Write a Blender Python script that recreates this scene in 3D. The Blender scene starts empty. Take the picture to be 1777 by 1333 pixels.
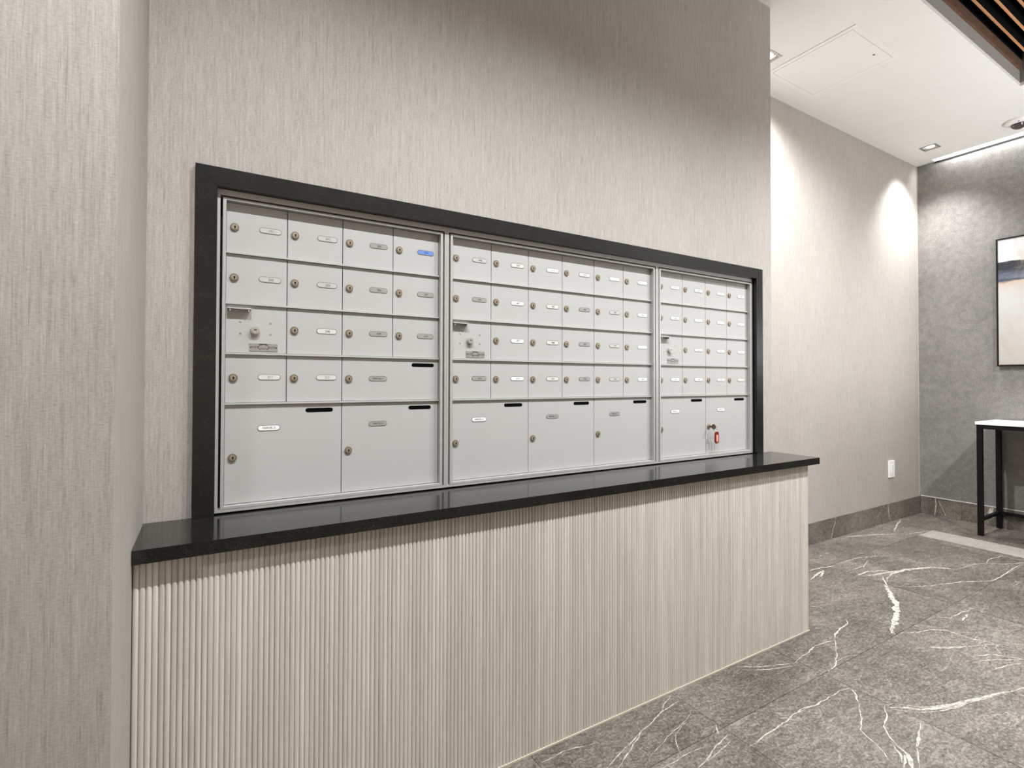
import bpy, bmesh, math, random
from mathutils import Vector, Matrix
random.seed(7)
S = bpy.context.scene
COL = S.collection
R = math.radians

# ------------------------------------------------------------------ camera, world, lamps, exposure
H = 2.74                                   # ceiling height
WR = 2.2271                                # right end of the mailbox wall
XL = -0.0904                               # side face of the left pier
YP = -0.4335                               # front face of the left pier
YF = 0.4323                                # far light wall
XB = 4.867                                 # dark end wall
cam_d = bpy.data.cameras.new('camera')
cam = bpy.data.objects.new('camera', cam_d)
COL.objects.link(cam)
S.camera = cam
cam_d.sensor_fit = 'HORIZONTAL'
cam_d.sensor_width = 36.0
cam_d.lens = 887.266 / 1777 * 36.0
cam_d.shift_x = 0.0
cam_d.shift_y = (649.6152 - 666.5) / 1777
cam_d.clip_start = 0.01
_y, _p, _r = R(30.98948), R(0.80382), R(0.12951)
fw = Vector((math.sin(_y) * math.cos(_p), math.cos(_y) * math.cos(_p), math.sin(_p)))
rt = Vector((math.cos(_y), -math.sin(_y), 0))
up = rt.cross(fw)
rt2 = rt * math.cos(_r) + up * math.sin(_r)
up2 = -rt * math.sin(_r) + up * math.cos(_r)
m = Matrix((rt2, up2, -fw)).transposed().to_4x4()
m.translation = Vector((0.023, -1.3813, 1.0252))
cam.matrix_world = m

S.view_settings.view_transform = 'Standard'
S.view_settings.look = 'None'
S.view_settings.gamma = 1.0
S.view_settings.use_curve_mapping = False
S.view_settings.exposure = 0.0
S.cycles.use_denoising = True
S.cycles.max_bounces = 10
S.cycles.diffuse_bounces = 6
S.cycles.sample_clamp_indirect = 4.0
S.cycles.caustics_reflective = False
S.cycles.caustics_refractive = False

W = bpy.data.worlds.new('world')
S.world = W
W.use_nodes = True
W.node_tree.nodes['Background'].inputs[0].default_value = (1.0, 0.97, 0.93, 1)
W.node_tree.nodes['Background'].inputs[1].default_value = 0.05

def lamp(name, kind, loc, power, color, **kw):
    d = bpy.data.lights.new(name, kind)
    d.energy = power
    d.color = color
    o = bpy.data.objects.new(name, d)
    COL.objects.link(o)
    o.location = loc
    if 'to' in kw:
        o.rotation_euler = (Vector(kw.pop('to')) - Vector(loc)).to_track_quat('-Z', 'Y').to_euler()
    for k, v in kw.items():
        setattr(d, k, v)
    return o

COOL = (0.95, 0.98, 1.0)
NEUT = (0.97, 0.985, 1.0)
WARM = (1.0, 0.87, 0.72)
SPOT_X = (0.06, 0.72, 1.38, 2.04)
for x in SPOT_X:                           # the row of recessed ceiling spots in front of the mailboxes
    lamp('mailbox_spot', 'SPOT', (x, -0.95, H - 0.03), 118, COOL, to=(x, -0.90, 0),
         spot_size=R(124), spot_blend=1.0, shadow_soft_size=0.010)
lamp('pier_fill', 'SPOT', (-0.62, -1.55, H - 0.03), 72, COOL, to=(-0.62, -0.43, 0.55),  # added spot with no fixture, brightens the pier front
     spot_size=R(66), spot_blend=1.0, shadow_soft_size=0.05)
lamp('corner_spot', 'SPOT', (4.545, 0.229, H - 0.012), 125, NEUT, to=(4.68, 0.33, 0),
     spot_size=R(104), spot_blend=1.0, shadow_soft_size=0.05)
lamp('corridor_spot', 'SPOT', (2.561, 0.222, H - 0.012), 240, NEUT, to=(3.15, 0.14, 0),
     spot_size=R(138), spot_blend=1.0, shadow_soft_size=0.03)
lamp('cove_strip', 'AREA', (4.832, -1.75, 2.785), 24, NEUT, to=(4.866, -1.75, 2.60),
     shape='RECTANGLE', size=4.0, size_y=0.03)
lamp('hall_fill', 'SPOT', (3.2, -1.45, H - 0.02), 240, NEUT, to=(3.4, 0.0, 0.3),  # added unseen spot, fills the far wall, dark wall and floor
     spot_size=R(112), spot_blend=1.0, shadow_soft_size=0.05)
# added unseen fills: a warm panel behind the camera, another that brightens the ceiling
lamp('lobby_fill', 'AREA', (1.6, -4.6, 1.35), 22, WARM, to=(1.6, 0, 1.35),
     shape='RECTANGLE', size=5.0, size_y=2.3)
lamp('ceiling_fill', 'AREA', (3.8, -2.0, 1.3), 46, NEUT, to=(3.6, -1.5, H),
     shape='RECTANGLE', size=1.4, size_y=0.4)

# ------------------------------------------------------------------ helpers
def box(bm, a, b, mi=0):
    x0, y0, z0 = a
    x1, y1, z1 = b
    v = [bm.verts.new(p) for p in ((x0,y0,z0),(x1,y0,z0),(x1,y1,z0),(x0,y1,z0),(x0,y0,z1),(x1,y0,z1),(x1,y1,z1),(x0,y1,z1))]
    fs = []
    for q in ((0,3,2,1),(4,5,6,7),(0,1,5,4),(1,2,6,5),(2,3,7,6),(3,0,4,7)):
        f = bm.faces.new([v[i] for i in q]); f.material_index = mi; fs.append(f)
    return fs

def prism_y(bm, pts, y0, y1, mi=0):
    """polygon given in (x, z), counter-clockwise as seen from the room, extruded from y0 (front) to y1"""
    a = [bm.verts.new((x, y0, z)) for x, z in pts]
    b = [bm.verts.new((x, y1, z)) for x, z in pts]
    n = len(pts)
    fs = [bm.faces.new(a), bm.faces.new(b[::-1])]
    for i in range(n):
        j = (i + 1) % n
        fs.append(bm.faces.new((a[j], a[i], b[i], b[j])))
    for f in fs: f.material_index = mi
    return fs

def disc_y(bm, cx, cz, r, y0, y1, n=20, mi=0, r0=None):
    """cylinder along y; r0 = radius at the front end"""
    r0 = r if r0 is None else r0
    a = [bm.verts.new((cx + r0*math.cos(2*math.pi*i/n), y0, cz + r0*math.sin(2*math.pi*i/n))) for i in range(n)]
    b = [bm.verts.new((cx + r*math.cos(2*math.pi*i/n), y1, cz + r*math.sin(2*math.pi*i/n))) for i in range(n)]
    fs = [bm.faces.new(a), bm.faces.new(b[::-1])]
    for i in range(n):
        j = (i + 1) % n
        fs.append(bm.faces.new((a[j], a[i], b[i], b[j])))
    for f in fs: f.material_index = mi
    return fs

def capsule(cx, cz, w, h, n=8):
    r = h / 2
    p = []
    for i in range(n + 1):
        t = -math.pi/2 + math.pi*i/n
        p.append((cx + w/2 - r + r*math.cos(t), cz + r*math.sin(t)))
    for i in range(n + 1):
        t = math.pi/2 + math.pi*i/n
        p.append((cx - w/2 + r + r*math.cos(t), cz + r*math.sin(t)))
    return p

def tube(bm, pts, r, n=8, mi=0, closed=False):
    rings = []
    m_ = len(pts)
    for i, p in enumerate(pts):
        p = Vector(p)
        if closed: d = Vector(pts[(i+1) % m_]) - Vector(pts[i-1])
        else: d = Vector(pts[min(i+1, m_-1)]) - Vector(pts[max(i-1, 0)])
        d.normalize()
        u = d.cross(Vector((0.31, 0.22, 0.92))); u.normalize()
        w = d.cross(u)
        rings.append([bm.verts.new(p + (u*math.cos(2*math.pi*k/n) + w*math.sin(2*math.pi*k/n))*r) for k in range(n)])
    for i in range(m_ if closed else m_ - 1):
        A, B = rings[i], rings[(i+1) % m_]
        for k in range(n):
            f = bm.faces.new((A[k], A[(k+1) % n], B[(k+1) % n], B[k])); f.material_index = mi
    if not closed:
        bm.faces.new(rings[0][::-1]).material_index = mi
        bm.faces.new(rings[-1]).material_index = mi

def mesh(name, bm, mats, bevel=0, smooth=False, recalc=True):
    if bevel:
        es = [e for e in bm.edges if len(e.link_faces) == 2 and e.calc_face_angle(0) > 0.6]
        bmesh.ops.bevel(bm, geom=es, offset=bevel, segments=2, affect='EDGES', profile=0.6, clamp_overlap=True)
    if recalc:
        bmesh.ops.recalc_face_normals(bm, faces=bm.faces)
    me = bpy.data.meshes.new(name)
    bm.to_mesh(me); bm.free()
    for m_ in (mats if isinstance(mats, (list, tuple)) else [mats]):
        me.materials.append(m_)
    if smooth:
        for p in me.polygons: p.use_smooth = True
    return me

def link(name, me, parent=None, loc=None):
    o = bpy.data.objects.new(name, me)
    COL.objects.link(o)
    if parent: o.parent = parent
    if loc: o.location = loc
    return o

def obj(name, bm, mats, parent=None, bevel=0, smooth=False, loc=None, recalc=True):
    return link(name, mesh(name, bm, mats, bevel, smooth, recalc), parent, loc)

def tag(o, label=None, cat=None, group=None, kind=None):
    if label: o['label'] = label
    if cat: o['category'] = cat
    if group: o['group'] = group
    if kind: o['kind'] = kind
    return o

def thing(name, label, cat, loc=(0, 0, 0), group=None):
    o = bpy.data.objects.new(name, None)
    o.empty_display_size = 0.05
    COL.objects.link(o)
    o.location = loc
    return tag(o, label, cat, group)

def B(): return bmesh.new()

def struct(name, bm, mats, bevel=0, parent=None):
    o = obj(name, bm, mats, parent, bevel)
    if not parent: o['kind'] = 'structure'
    return o

_textcache = {}
def text_mesh(s, size, mat):
    """lettering as a flat mesh standing in the x-z plane, centred on the origin, facing -y"""
    k = (s, size, mat.name)
    if k in _textcache: return _textcache[k]
    cu = bpy.data.curves.new('lettering', 'FONT')
    cu.body = s; cu.size = size; cu.align_x = 'CENTER'; cu.align_y = 'CENTER'
    cu.resolution_u = 2
    o = bpy.data.objects.new('lettering', cu)
    COL.objects.link(o)
    dg = bpy.context.evaluated_depsgraph_get()
    me = bpy.data.meshes.new_from_object(o.evaluated_get(dg))
    bpy.data.objects.remove(o)
    me.transform(Matrix.Rotation(math.pi/2, 4, 'X'))
    me.materials.clear(); me.materials.append(mat)
    me.name = 'lettering'
    _textcache[k] = me
    return me

# ------------------------------------------------------------------ materials
def srgb(r, g, b):
    f = lambda c: (c/12.92 if c <= 0.04045 else ((c+0.055)/1.055)**2.4)
    return (f(r/255), f(g/255), f(b/255), 1)

class M_:
    def __init__(s, name, color=(0.5,0.5,0.5,1), rough=0.5, metal=0.0, spec=0.5):
        s.m = bpy.data.materials.new(name); s.m.use_nodes = True
        s.t = s.m.node_tree; s.b = s.t.nodes['Principled BSDF']
        s.b.inputs['Base Color'].default_value = color
        s.b.inputs['Roughness'].default_value = rough
        s.b.inputs['Metallic'].default_value = metal
        s.b.inputs['Specular IOR Level'].default_value = spec
    def n(s, typ, **kw):
        x = s.t.nodes.new(typ)
        for k, v in kw.items():
            if k in x.inputs: x.inputs[k].default_value = v
            else: setattr(x, k, v)
        return x
    def l(s, a, b): s.t.links.new(a, b)
    def coords(s, scale, kind='Object', rot=(0,0,0)):
        tc = s.n('ShaderNodeTexCoord'); mp = s.n('ShaderNodeMapping')
        mp.inputs['Scale'].default_value = scale
        mp.inputs['Rotation'].default_value = rot
        s.l(tc.outputs[kind], mp.inputs[0]); return mp.outputs[0]
    def world(s, scale, offset=False):
        g = s.n('ShaderNodeNewGeometry'); mp = s.n('ShaderNodeMapping')
        mp.inputs['Scale'].default_value = scale
        s.l(g.outputs['Position'], mp.inputs[0])
        if offset:
            oi = s.n('ShaderNodeObjectInfo'); ml = s.n('ShaderNodeMath', operation='MULTIPLY')
            ml.inputs[1].default_value = 17.0
            s.l(oi.outputs['Random'], ml.inputs[0]); s.l(ml.outputs[0], mp.inputs['Location'])
        return mp.outputs[0]
    def noise(s, vec, scale=1, detail=3, rough=0.5, dist=0.0):
        x = s.n('ShaderNodeTexNoise', Scale=scale, Detail=detail, Roughness=rough, Distortion=dist)
        s.l(vec, x.inputs['Vector']); return x.outputs['Fac']
    def ramp(s, fac, stops, interp='LINEAR'):
        x = s.n('ShaderNodeValToRGB'); cr = x.color_ramp; cr.interpolation = interp
        while len(cr.elements) < len(stops): cr.elements.new(0.5)
        for e, (p, c) in zip(cr.elements, stops): e.position = p; e.color = c
        s.l(fac, x.inputs[0]); return x.outputs[0]
    def mix(s, fac, a, b, mode='MIX'):
        x = s.n('ShaderNodeMix', data_type='RGBA', blend_type=mode)
        for v, i in ((fac, 0), (a, 6), (b, 7)):
            if hasattr(v, 'links'): s.l(v, x.inputs[i])
            else: x.inputs[i].default_value = v
        return x.outputs[2]
    def math(s, op, a, b=0.0):
        x = s.n('ShaderNodeMath', operation=op)
        for v, i in ((a, 0), (b, 1)):
            if hasattr(v, 'links'): s.l(v, x.inputs[i])
            else: x.inputs[i].default_value = v
        return x.outputs[0]
    def color(s, out): s.l(out, s.b.inputs['Base Color'])
    def bump(s, h, strength=0.3, dist=0.001):
        x = s.n('ShaderNodeBump', Strength=strength, Distance=dist)
        s.l(h, x.inputs['Height']); s.l(x.outputs[0], s.b.inputs['Normal'])

def wallpaper(name, c_lo, c_hi, bump=0.5, c_fl=None):
    """woven wallcovering: long vertical threads, short slubs, a faint cross weave"""
    k = M_(name, rough=0.85, spec=0.2)
    g = k.n('ShaderNodeNewGeometry'); sp = k.n('ShaderNodeSeparateXYZ'); k.l(g.outputs['Position'], sp.inputs[0])
    u = k.math('ADD', sp.outputs[0], sp.outputs[1])
    def uv(su, sv):
        cb = k.n('ShaderNodeCombineXYZ')
        k.l(k.math('MULTIPLY', u, su), cb.inputs[0]); k.l(k.math('MULTIPLY', sp.outputs[2], sv), cb.inputs[1])
        return cb.outputs[0]
    long_ = k.noise(uv(210, 5.0), 1, 3, 0.6)
    fine = k.noise(uv(520, 26), 1, 2, 0.5)
    slub = k.noise(uv(90, 9), 1, 2, 0.7)
    weave = k.noise(uv(160, 420), 1, 1, 0.5)
    cloud = k.noise(uv(2.2, 1.4), 1, 2, 0.5)
    f = k.math('ADD', k.math('MULTIPLY', long_, 0.26), k.math('MULTIPLY', fine, 0.26))
    f = k.math('ADD', f, k.math('MULTIPLY', slub, 0.12))
    f = k.math('ADD', f, k.math('MULTIPLY', weave, 0.24))
    f = k.math('ADD', f, k.math('MULTIPLY', cloud, 0.12))
    ground = k.ramp(f, [(0.38, c_lo), (0.5, tuple((a+b)/2 for a, b in zip(c_lo, c_hi))), (0.62, c_hi)])
    # scattered darker threads, each a few centimetres long
    thr = k.ramp(k.noise(uv(330, 6.5), 1, 2, 0.6), [(0.64, (0,0,0,1)), (0.74, (0.55,0.55,0.55,1))])
    k.color(k.mix(thr, ground, tuple(c*0.62 for c in c_lo[:3]) + (1,)))
    k.bump(f, bump, 0.0012)
    return k.m

wallpaper_light = wallpaper('light_wallcovering', srgb(158,151,144), srgb(192,186,179), 0.30)

def dark_wall():
    k = M_('dark_wallcovering', rough=0.7, spec=0.3)
    v = k.world((1, 1, 1))
    a = k.noise(v, 3.0, 5, 0.65); b = k.noise(v, 180, 2, 0.6); c = k.noise(v, 28, 4, 0.7)
    f = k.math('ADD', k.math('MULTIPLY', a, 0.2), k.math('ADD', k.math('MULTIPLY', b, 0.5), k.math('MULTIPLY', c, 0.3)))
    k.color(k.ramp(f, [(0.36, srgb(100,97,93)), (0.64, srgb(148,145,140))]))
    k.bump(b, 0.35, 0.001)
    return k.m
dark_wallpaper = dark_wall()

def simple(name, c, rough=0.5, metal=0.0, spec=0.5, var=0.0, scale=40, bump=0.0):
    k = M_(name, c, rough, metal, spec)
    v = k.coords((1, 1, 1))
    f = k.noise(v, scale, 3, 0.5)
    lo = tuple(max(0, x*(1-var)) for x in c[:3]) + (1,)
    hi = tuple(min(1, x*(1+var)) for x in c[:3]) + (1,)
    k.color(k.ramp(f, [(0.3, lo), (0.7, hi)]))
    if bump: k.bump(f, bump, 0.0005)
    return k.m

ceiling_paint = simple('white_ceiling_paint', srgb(240,239,236), 0.9, 0, 0.2, 0.015, 6)
white_paint = simple('white_enamel', srgb(245,244,242), 0.4, 0, 0.4, 0.01)
shaded_reveal = simple('shaded_recess_paint', srgb(158,155,151), 0.8, 0, 0.3, 0.02)  # shade on the white recess sides is put into this grey
black_backing = simple('black_backing', srgb(14,14,15), 0.95, 0, 0.1, 0.3, 90)
alu = simple('satin_aluminium', srgb(186,184,180), 0.4, 0.25, 0.5, 0.03, 60)
door_paint = simple('pale_grey_powder_coat', srgb(184,182,179), 0.42, 0.0, 0.35, 0.012, 30)
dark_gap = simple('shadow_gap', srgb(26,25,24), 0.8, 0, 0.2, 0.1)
lock_metal = simple('brushed_nickel', srgb(172,160,142), 0.42, 0.6, 0.5, 0.12, 900)
lock_rim = simple('aged_nickel', srgb(140,128,110), 0.42, 0.6, 0.5, 0.12, 900)
lock_steel = simple('steel_cylinder', srgb(186,182,174), 0.4, 0.5, 0.5, 0.08, 600)
keyhole_black = simple('keyhole', srgb(12,11,10), 0.7, 0, 0.2, 0.1)
slot_black = simple('slot_black', srgb(7,7,7), 0.9, 0, 0.05, 0.1)
ink = simple('printed_ink', srgb(62,60,57), 0.7, 0, 0.2, 0.05)
ink_blue = simple('blue_ink', srgb(28,66,140), 0.7, 0, 0.2, 0.05)
label_rim = simple('label_rim', srgb(124,121,116), 0.4, 0, 0.4, 0.03)
label_mats = {  # grey-to-white steps paint in reflections off the clear plastic label covers
    'g': simple('grey_sheen_label', srgb(158,156,152), 0.35, 0, 0.4, 0.03),
    'l': simple('light_grey_sheen_label', srgb(192,190,186), 0.35, 0, 0.4, 0.03),
    'd': simple('pale_sheen_label', srgb(214,212,208), 0.35, 0, 0.4, 0.02),
    'w': simple('white_sheen_label', srgb(244,243,240), 0.35, 0, 0.4, 0.01),
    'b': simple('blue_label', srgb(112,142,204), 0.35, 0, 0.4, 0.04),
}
plate_metal = simple('engraved_plate', srgb(158,154,150), 0.45, 0.3, 0.5, 0.1, 300)
black_metal = simple('black_powder_coat', srgb(12,12,12), 0.5, 0, 0.2, 0.15, 60)
table_white = simple('white_stone_top', srgb(238,237,235), 0.25, 0, 0.5, 0.02, 8)
red_plastic = simple('red_plastic', srgb(122,34,26), 0.3, 0, 0.5, 0.06)
tag_paper = simple('faded_paper', srgb(226,158,140), 0.7, 0, 0.3, 0.08, 300)
smoked = simple('smoked_dome', srgb(70,62,62), 0.12, 0, 0.6, 0.05)
nickel_trim = simple('nickel_trim', srgb(176,172,166), 0.35, 0.7, 0.5, 0.04)

def black_stone(name, rough, lift=0):
    k = M_(name, rough=rough, spec=0.5)
    v = k.world((1, 1, 1))
    a = k.noise(v, 520, 2, 0.6); b = k.noise(v, 22, 4, 0.7)
    f = k.math('ADD', k.math('MULTIPLY', a, 0.7), k.math('MULTIPLY', b, 0.3))
    k.color(k.ramp(f, [(0.35, srgb(12+lift,11+lift,10+lift)), (0.58, srgb(24+lift,23+lift,21+lift)), (0.7, srgb(66,63,58))]))
    return k.m
frame_stone = black_stone('honed_black_stone', 0.30)
counter_stone = black_stone('polished_black_stone', 0.13, 6)

def pale_wood():
    k = M_('pale_limed_oak', rough=0.6, spec=0.25)
    oi = k.n('ShaderNodeObjectInfo')
    v = k.world((60, 60, 2.2), True)
    a = k.noise(v, 1, 4, 0.6); b = k.noise(k.world((420, 420, 11), True), 1, 2, 0.5)
    f = k.math('ADD', k.math('MULTIPLY', a, 0.55), k.math('MULTIPLY', b, 0.3))
    f = k.math('ADD', f, k.math('MULTIPLY', oi.outputs['Random'], 0.15))
    k.color(k.ramp(f, [(0.33, srgb(190,182,170)), (0.52, srgb(209,202,192)), (0.68, srgb(224,218,209))]))
    k.bump(b, 0.15, 0.0005)
    return k.m
oak = pale_wood()

def orange_wood():
    k = M_('warm_oak_slat', rough=0.5, spec=0.3)
    v = k.world((3, 60, 60), True)
    a = k.noise(v, 1, 4, 0.6)
    k.color(k.ramp(a, [(0.3, srgb(168,112,74)), (0.7, srgb(212,156,112))]))
    return k.m
slat_wood = orange_wood()
edge_wood = simple('brown_edge_board', srgb(112,86,70), 0.6, 0, 0.3, 0.15, 30)
hall_bounce = simple('dark_warm_bounce', srgb(128,104,82), 0.6, 0, 0.3, 0.15, 6)  # made-up colour for unseen walls, keeps the bounced light low and warm

def stone(name, lo, mid, hi, rough, warp=1.0):
    k = M_(name, rough=rough, spec=0.5)
    oi = k.n('ShaderNodeObjectInfo')
    v = k.world((1, 1, 1), True)
    big = k.noise(v, 2.4, 5, 0.6, 0.6)
    st = k.noise(k.world((26, 60, 40), True), 1, 5, 0.75, 1.2)
    fine = k.noise(v, 140, 4, 0.75)
    f = k.math('ADD', k.math('MULTIPLY', big, 0.24), k.math('ADD', k.math('MULTIPLY', st, 0.36), k.math('MULTIPLY', fine, 0.40)))
    f = k.math('ADD', f, k.math('MULTIPLY', k.math('SUBTRACT', oi.outputs['Random'], 0.5), 0.03))
    base = k.ramp(f, [(0.40, lo), (0.5, mid), (0.62, hi)])
    # hairline veins: zero crossings of a warped noise
    n1 = k.noise(k.world((1.3, 2.6, 2), True), 1, 4, 0.6, 1.6)
    d = k.math('ABSOLUTE', k.math('SUBTRACT', n1, 0.5))
    vm = k.ramp(d, [(0.0, (1,1,1,1)), (0.004, (0,0,0,1))])
    brk = k.ramp(k.noise(v, 3.3, 3, 0.6), [(0.5, (0,0,0,1)), (0.66, (0.45,0.45,0.45,1))])
    vm = k.mix(1.0, vm, brk, 'MULTIPLY')
    k.color(k.mix(vm, base, srgb(205,200,190)))
    k.bump(fine, 0.35, 0.001)
    return k.m
floor_stone = stone('grey_veined_stone', srgb(56,52,47), srgb(98,92,85), srgb(150,144,135), 0.33)
base_stone = stone('dark_veined_stone', srgb(66,60,54), srgb(102,96,88), srgb(146,140,131), 0.4)
pale_stone = stone('pale_band_stone', srgb(124,119,112), srgb(148,143,136), srgb(168,163,156), 0.4)
grout = simple('grout', srgb(150,145,137), 0.9, 0, 0.2, 0.06, 80)
def vein_mat():
    k = M_('calcite_vein', rough=0.45, spec=0.4)
    f = k.noise(k.world((1,1,1)), 60, 4, 0.7)
    k.color(k.ramp(f, [(0.35, srgb(128,121,112)), (0.52, srgb(186,179,168)), (0.72, srgb(214,208,197))]))
    return k.m
calcite = vein_mat()

def emission(name, c, s):
    m_ = bpy.data.materials.new(name); m_.use_nodes = True
    t = m_.node_tree; t.nodes.clear()
    e = t.nodes.new('ShaderNodeEmission'); e.inputs[0].default_value = c; e.inputs[1].default_value = s
    o = t.nodes.new('ShaderNodeOutputMaterial'); t.links.new(e.outputs[0], o.inputs[0])
    return m_
lit_lens = emission('lit_lens', (1, 0.99, 0.96, 1), 6.0)
# ------------------------------------------------------------------ room shell
XW0 = -1.9                                 # west end of the lobby
YB = -4.8                                  # wall behind the camera
XE = 6.0
# opening for the mailboxes in the front wall
OX0, OX1, OZ0, OZ1 = 0.030, 2.1125, 0.6847, 1.4935
bm = B()
box(bm, (XL, 0, 0), (OX0, YF + 0.1, H))
box(bm, (OX1, 0, 0), (WR, YF + 0.1, H))
box(bm, (OX0, 0, 0), (OX1, YF + 0.1, OZ0))
box(bm, (OX0, 0, OZ1), (OX1, YF + 0.1, H))
struct('wall_front', bm, wallpaper_light)
bm = B(); box(bm, (XW0, YP, 0), (XL, YF + 0.1, H)); struct('wall_left', bm, wallpaper_light, bevel=0.004)
bm = B(); box(bm, (WR, YF, 0), (XB, YF + 0.1, H)); struct('wall_far', bm, wallpaper_light)
bm = B(); box(bm, (XB, YB, 0), (XB + 0.1, YF + 0.1, H - 0.004)); struct('wall_right', bm, dark_wallpaper)
bm = B(); box(bm, (XW0 - 0.1, YB, 0), (XW0, YP, H)); struct('wall_side', bm, hall_bounce)
bm = B(); box(bm, (XW0, YB - 0.1, 0), (XB, YB, H)); struct('wall_back', bm, hall_bounce)
bm = B(); box(bm, (XB - 0.006, YF - 0.004, 0.134), (XB, YF, H)); struct('trim_1', bm, wallpaper_light)   # corner bead

# ceiling with its recess, the cove slot at the dark wall and two lamp openings
RX0, RX1, RY0, RY1 = 2.45, 4.05, -1.95, -0.377
SX, SY = 4.808, 0.312
bm = B()
def ceil(x0, x1, y0, y1):
    holes = [(2.511, 2.611, 0.172, 0.272), (4.495, 4.595, 0.179, 0.279)]
    box(bm, (x0, y0, H), (x1, y1, H + 0.02))
ceil(XW0, RX0, YB, YF)
ceil(RX0, RX1, RY1, 0.172)
ceil(RX0, RX1, YB, RY0)
ceil(RX1, SX, YB, 0.179)
# strips around the two lamp openings
ceil(RX0, 2.511, 0.172, 0.272); ceil(2.611, RX1, 0.172, 0.272)
ceil(RX0, RX1, 0.272, YF)
ceil(RX1, 4.495, 0.179, 0.279); ceil(4.595, SX, 0.179, 0.279)
ceil(RX1, SX, 0.279, YF)
ceil(SX, XB, SY, YF)
struct('ceiling', bm, ceiling_paint)
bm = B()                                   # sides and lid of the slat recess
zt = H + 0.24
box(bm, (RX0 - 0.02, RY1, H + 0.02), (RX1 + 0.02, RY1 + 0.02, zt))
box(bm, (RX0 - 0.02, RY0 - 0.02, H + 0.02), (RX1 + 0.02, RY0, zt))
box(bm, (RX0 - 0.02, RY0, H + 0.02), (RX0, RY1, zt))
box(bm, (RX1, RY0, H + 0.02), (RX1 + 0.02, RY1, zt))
struct('trim_2', bm, shaded_reveal)
bm = B()                                   # cove slot box above the dark wall
box(bm, (SX - 0.02, YB, H + 0.02), (SX, SY, H + 0.10))
box(bm, (SX - 0.02, YB, H + 0.10), (XB + 0.1, SY + 0.02, H + 0.12))
box(bm, (SX, SY, H + 0.02), (XB, SY + 0.02, H + 0.10))
box(bm, (XB, YB, H), (XB + 0.1, YF, H + 0.10))
struct('trim_3', bm, white_paint)
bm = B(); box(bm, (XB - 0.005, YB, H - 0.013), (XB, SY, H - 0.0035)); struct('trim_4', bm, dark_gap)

# floor: a bed with every stone tile on it
bm = B(); box(bm, (XW0, YB, -0.06), (XB + 0.1, YF + 0.1, -0.0025))
floor = struct('floor', bm, grout)
TX, TY, G = 0.5515, 0.5615, 0.0009
def tile(x0, x1, y0, y1, mat, parent=floor):
    b = B(); box(b, (x0 + G, y0 + G, -0.010), (x1 - G, y1 - G, 0.0))
    return obj('tile', b, mat, parent, bevel=0.0006)
YCUT = 0.168                               # the joint that runs into the far corner
XJ = [-1.96 + 0.5515*i for i in range(7)] + [1.897, 3.0, 4.103, XB + 0.3]
for j in range(-5, 2):
    y0 = YCUT + (j - 1) * TY; y1 = y0 + TY
    for x0, x1 in zip(XJ[:-1], XJ[1:]):
        if x0 > XB: continue
        xx1 = min(x1, XB); yy1 = min(y1, YF)
        if j == 1 and x1 < WR: continue
        xx0 = max(x0, WR) if j == 1 else x0
        if j == 0 and x0 < 1.8: yy1 = -0.10     # runs on a little way under the fluted panel
        if j == 1 and xx1 - xx0 < 0.02: continue
        if j <= 0 and x0 < 4.2 and x1 > 4.3:    # a band of paler tiles across the floor by the dark wall
            tile(x0, 4.135, y0, yy1, floor_stone) if 4.135 - x0 > 0.02 else None
            tile(max(x0, 4.135), 4.36, y0, yy1, pale_stone)
            tile(4.36, x1, y0, yy1, floor_stone)
            continue
        tile(xx0, xx1, y0, yy1, floor_stone)

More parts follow.
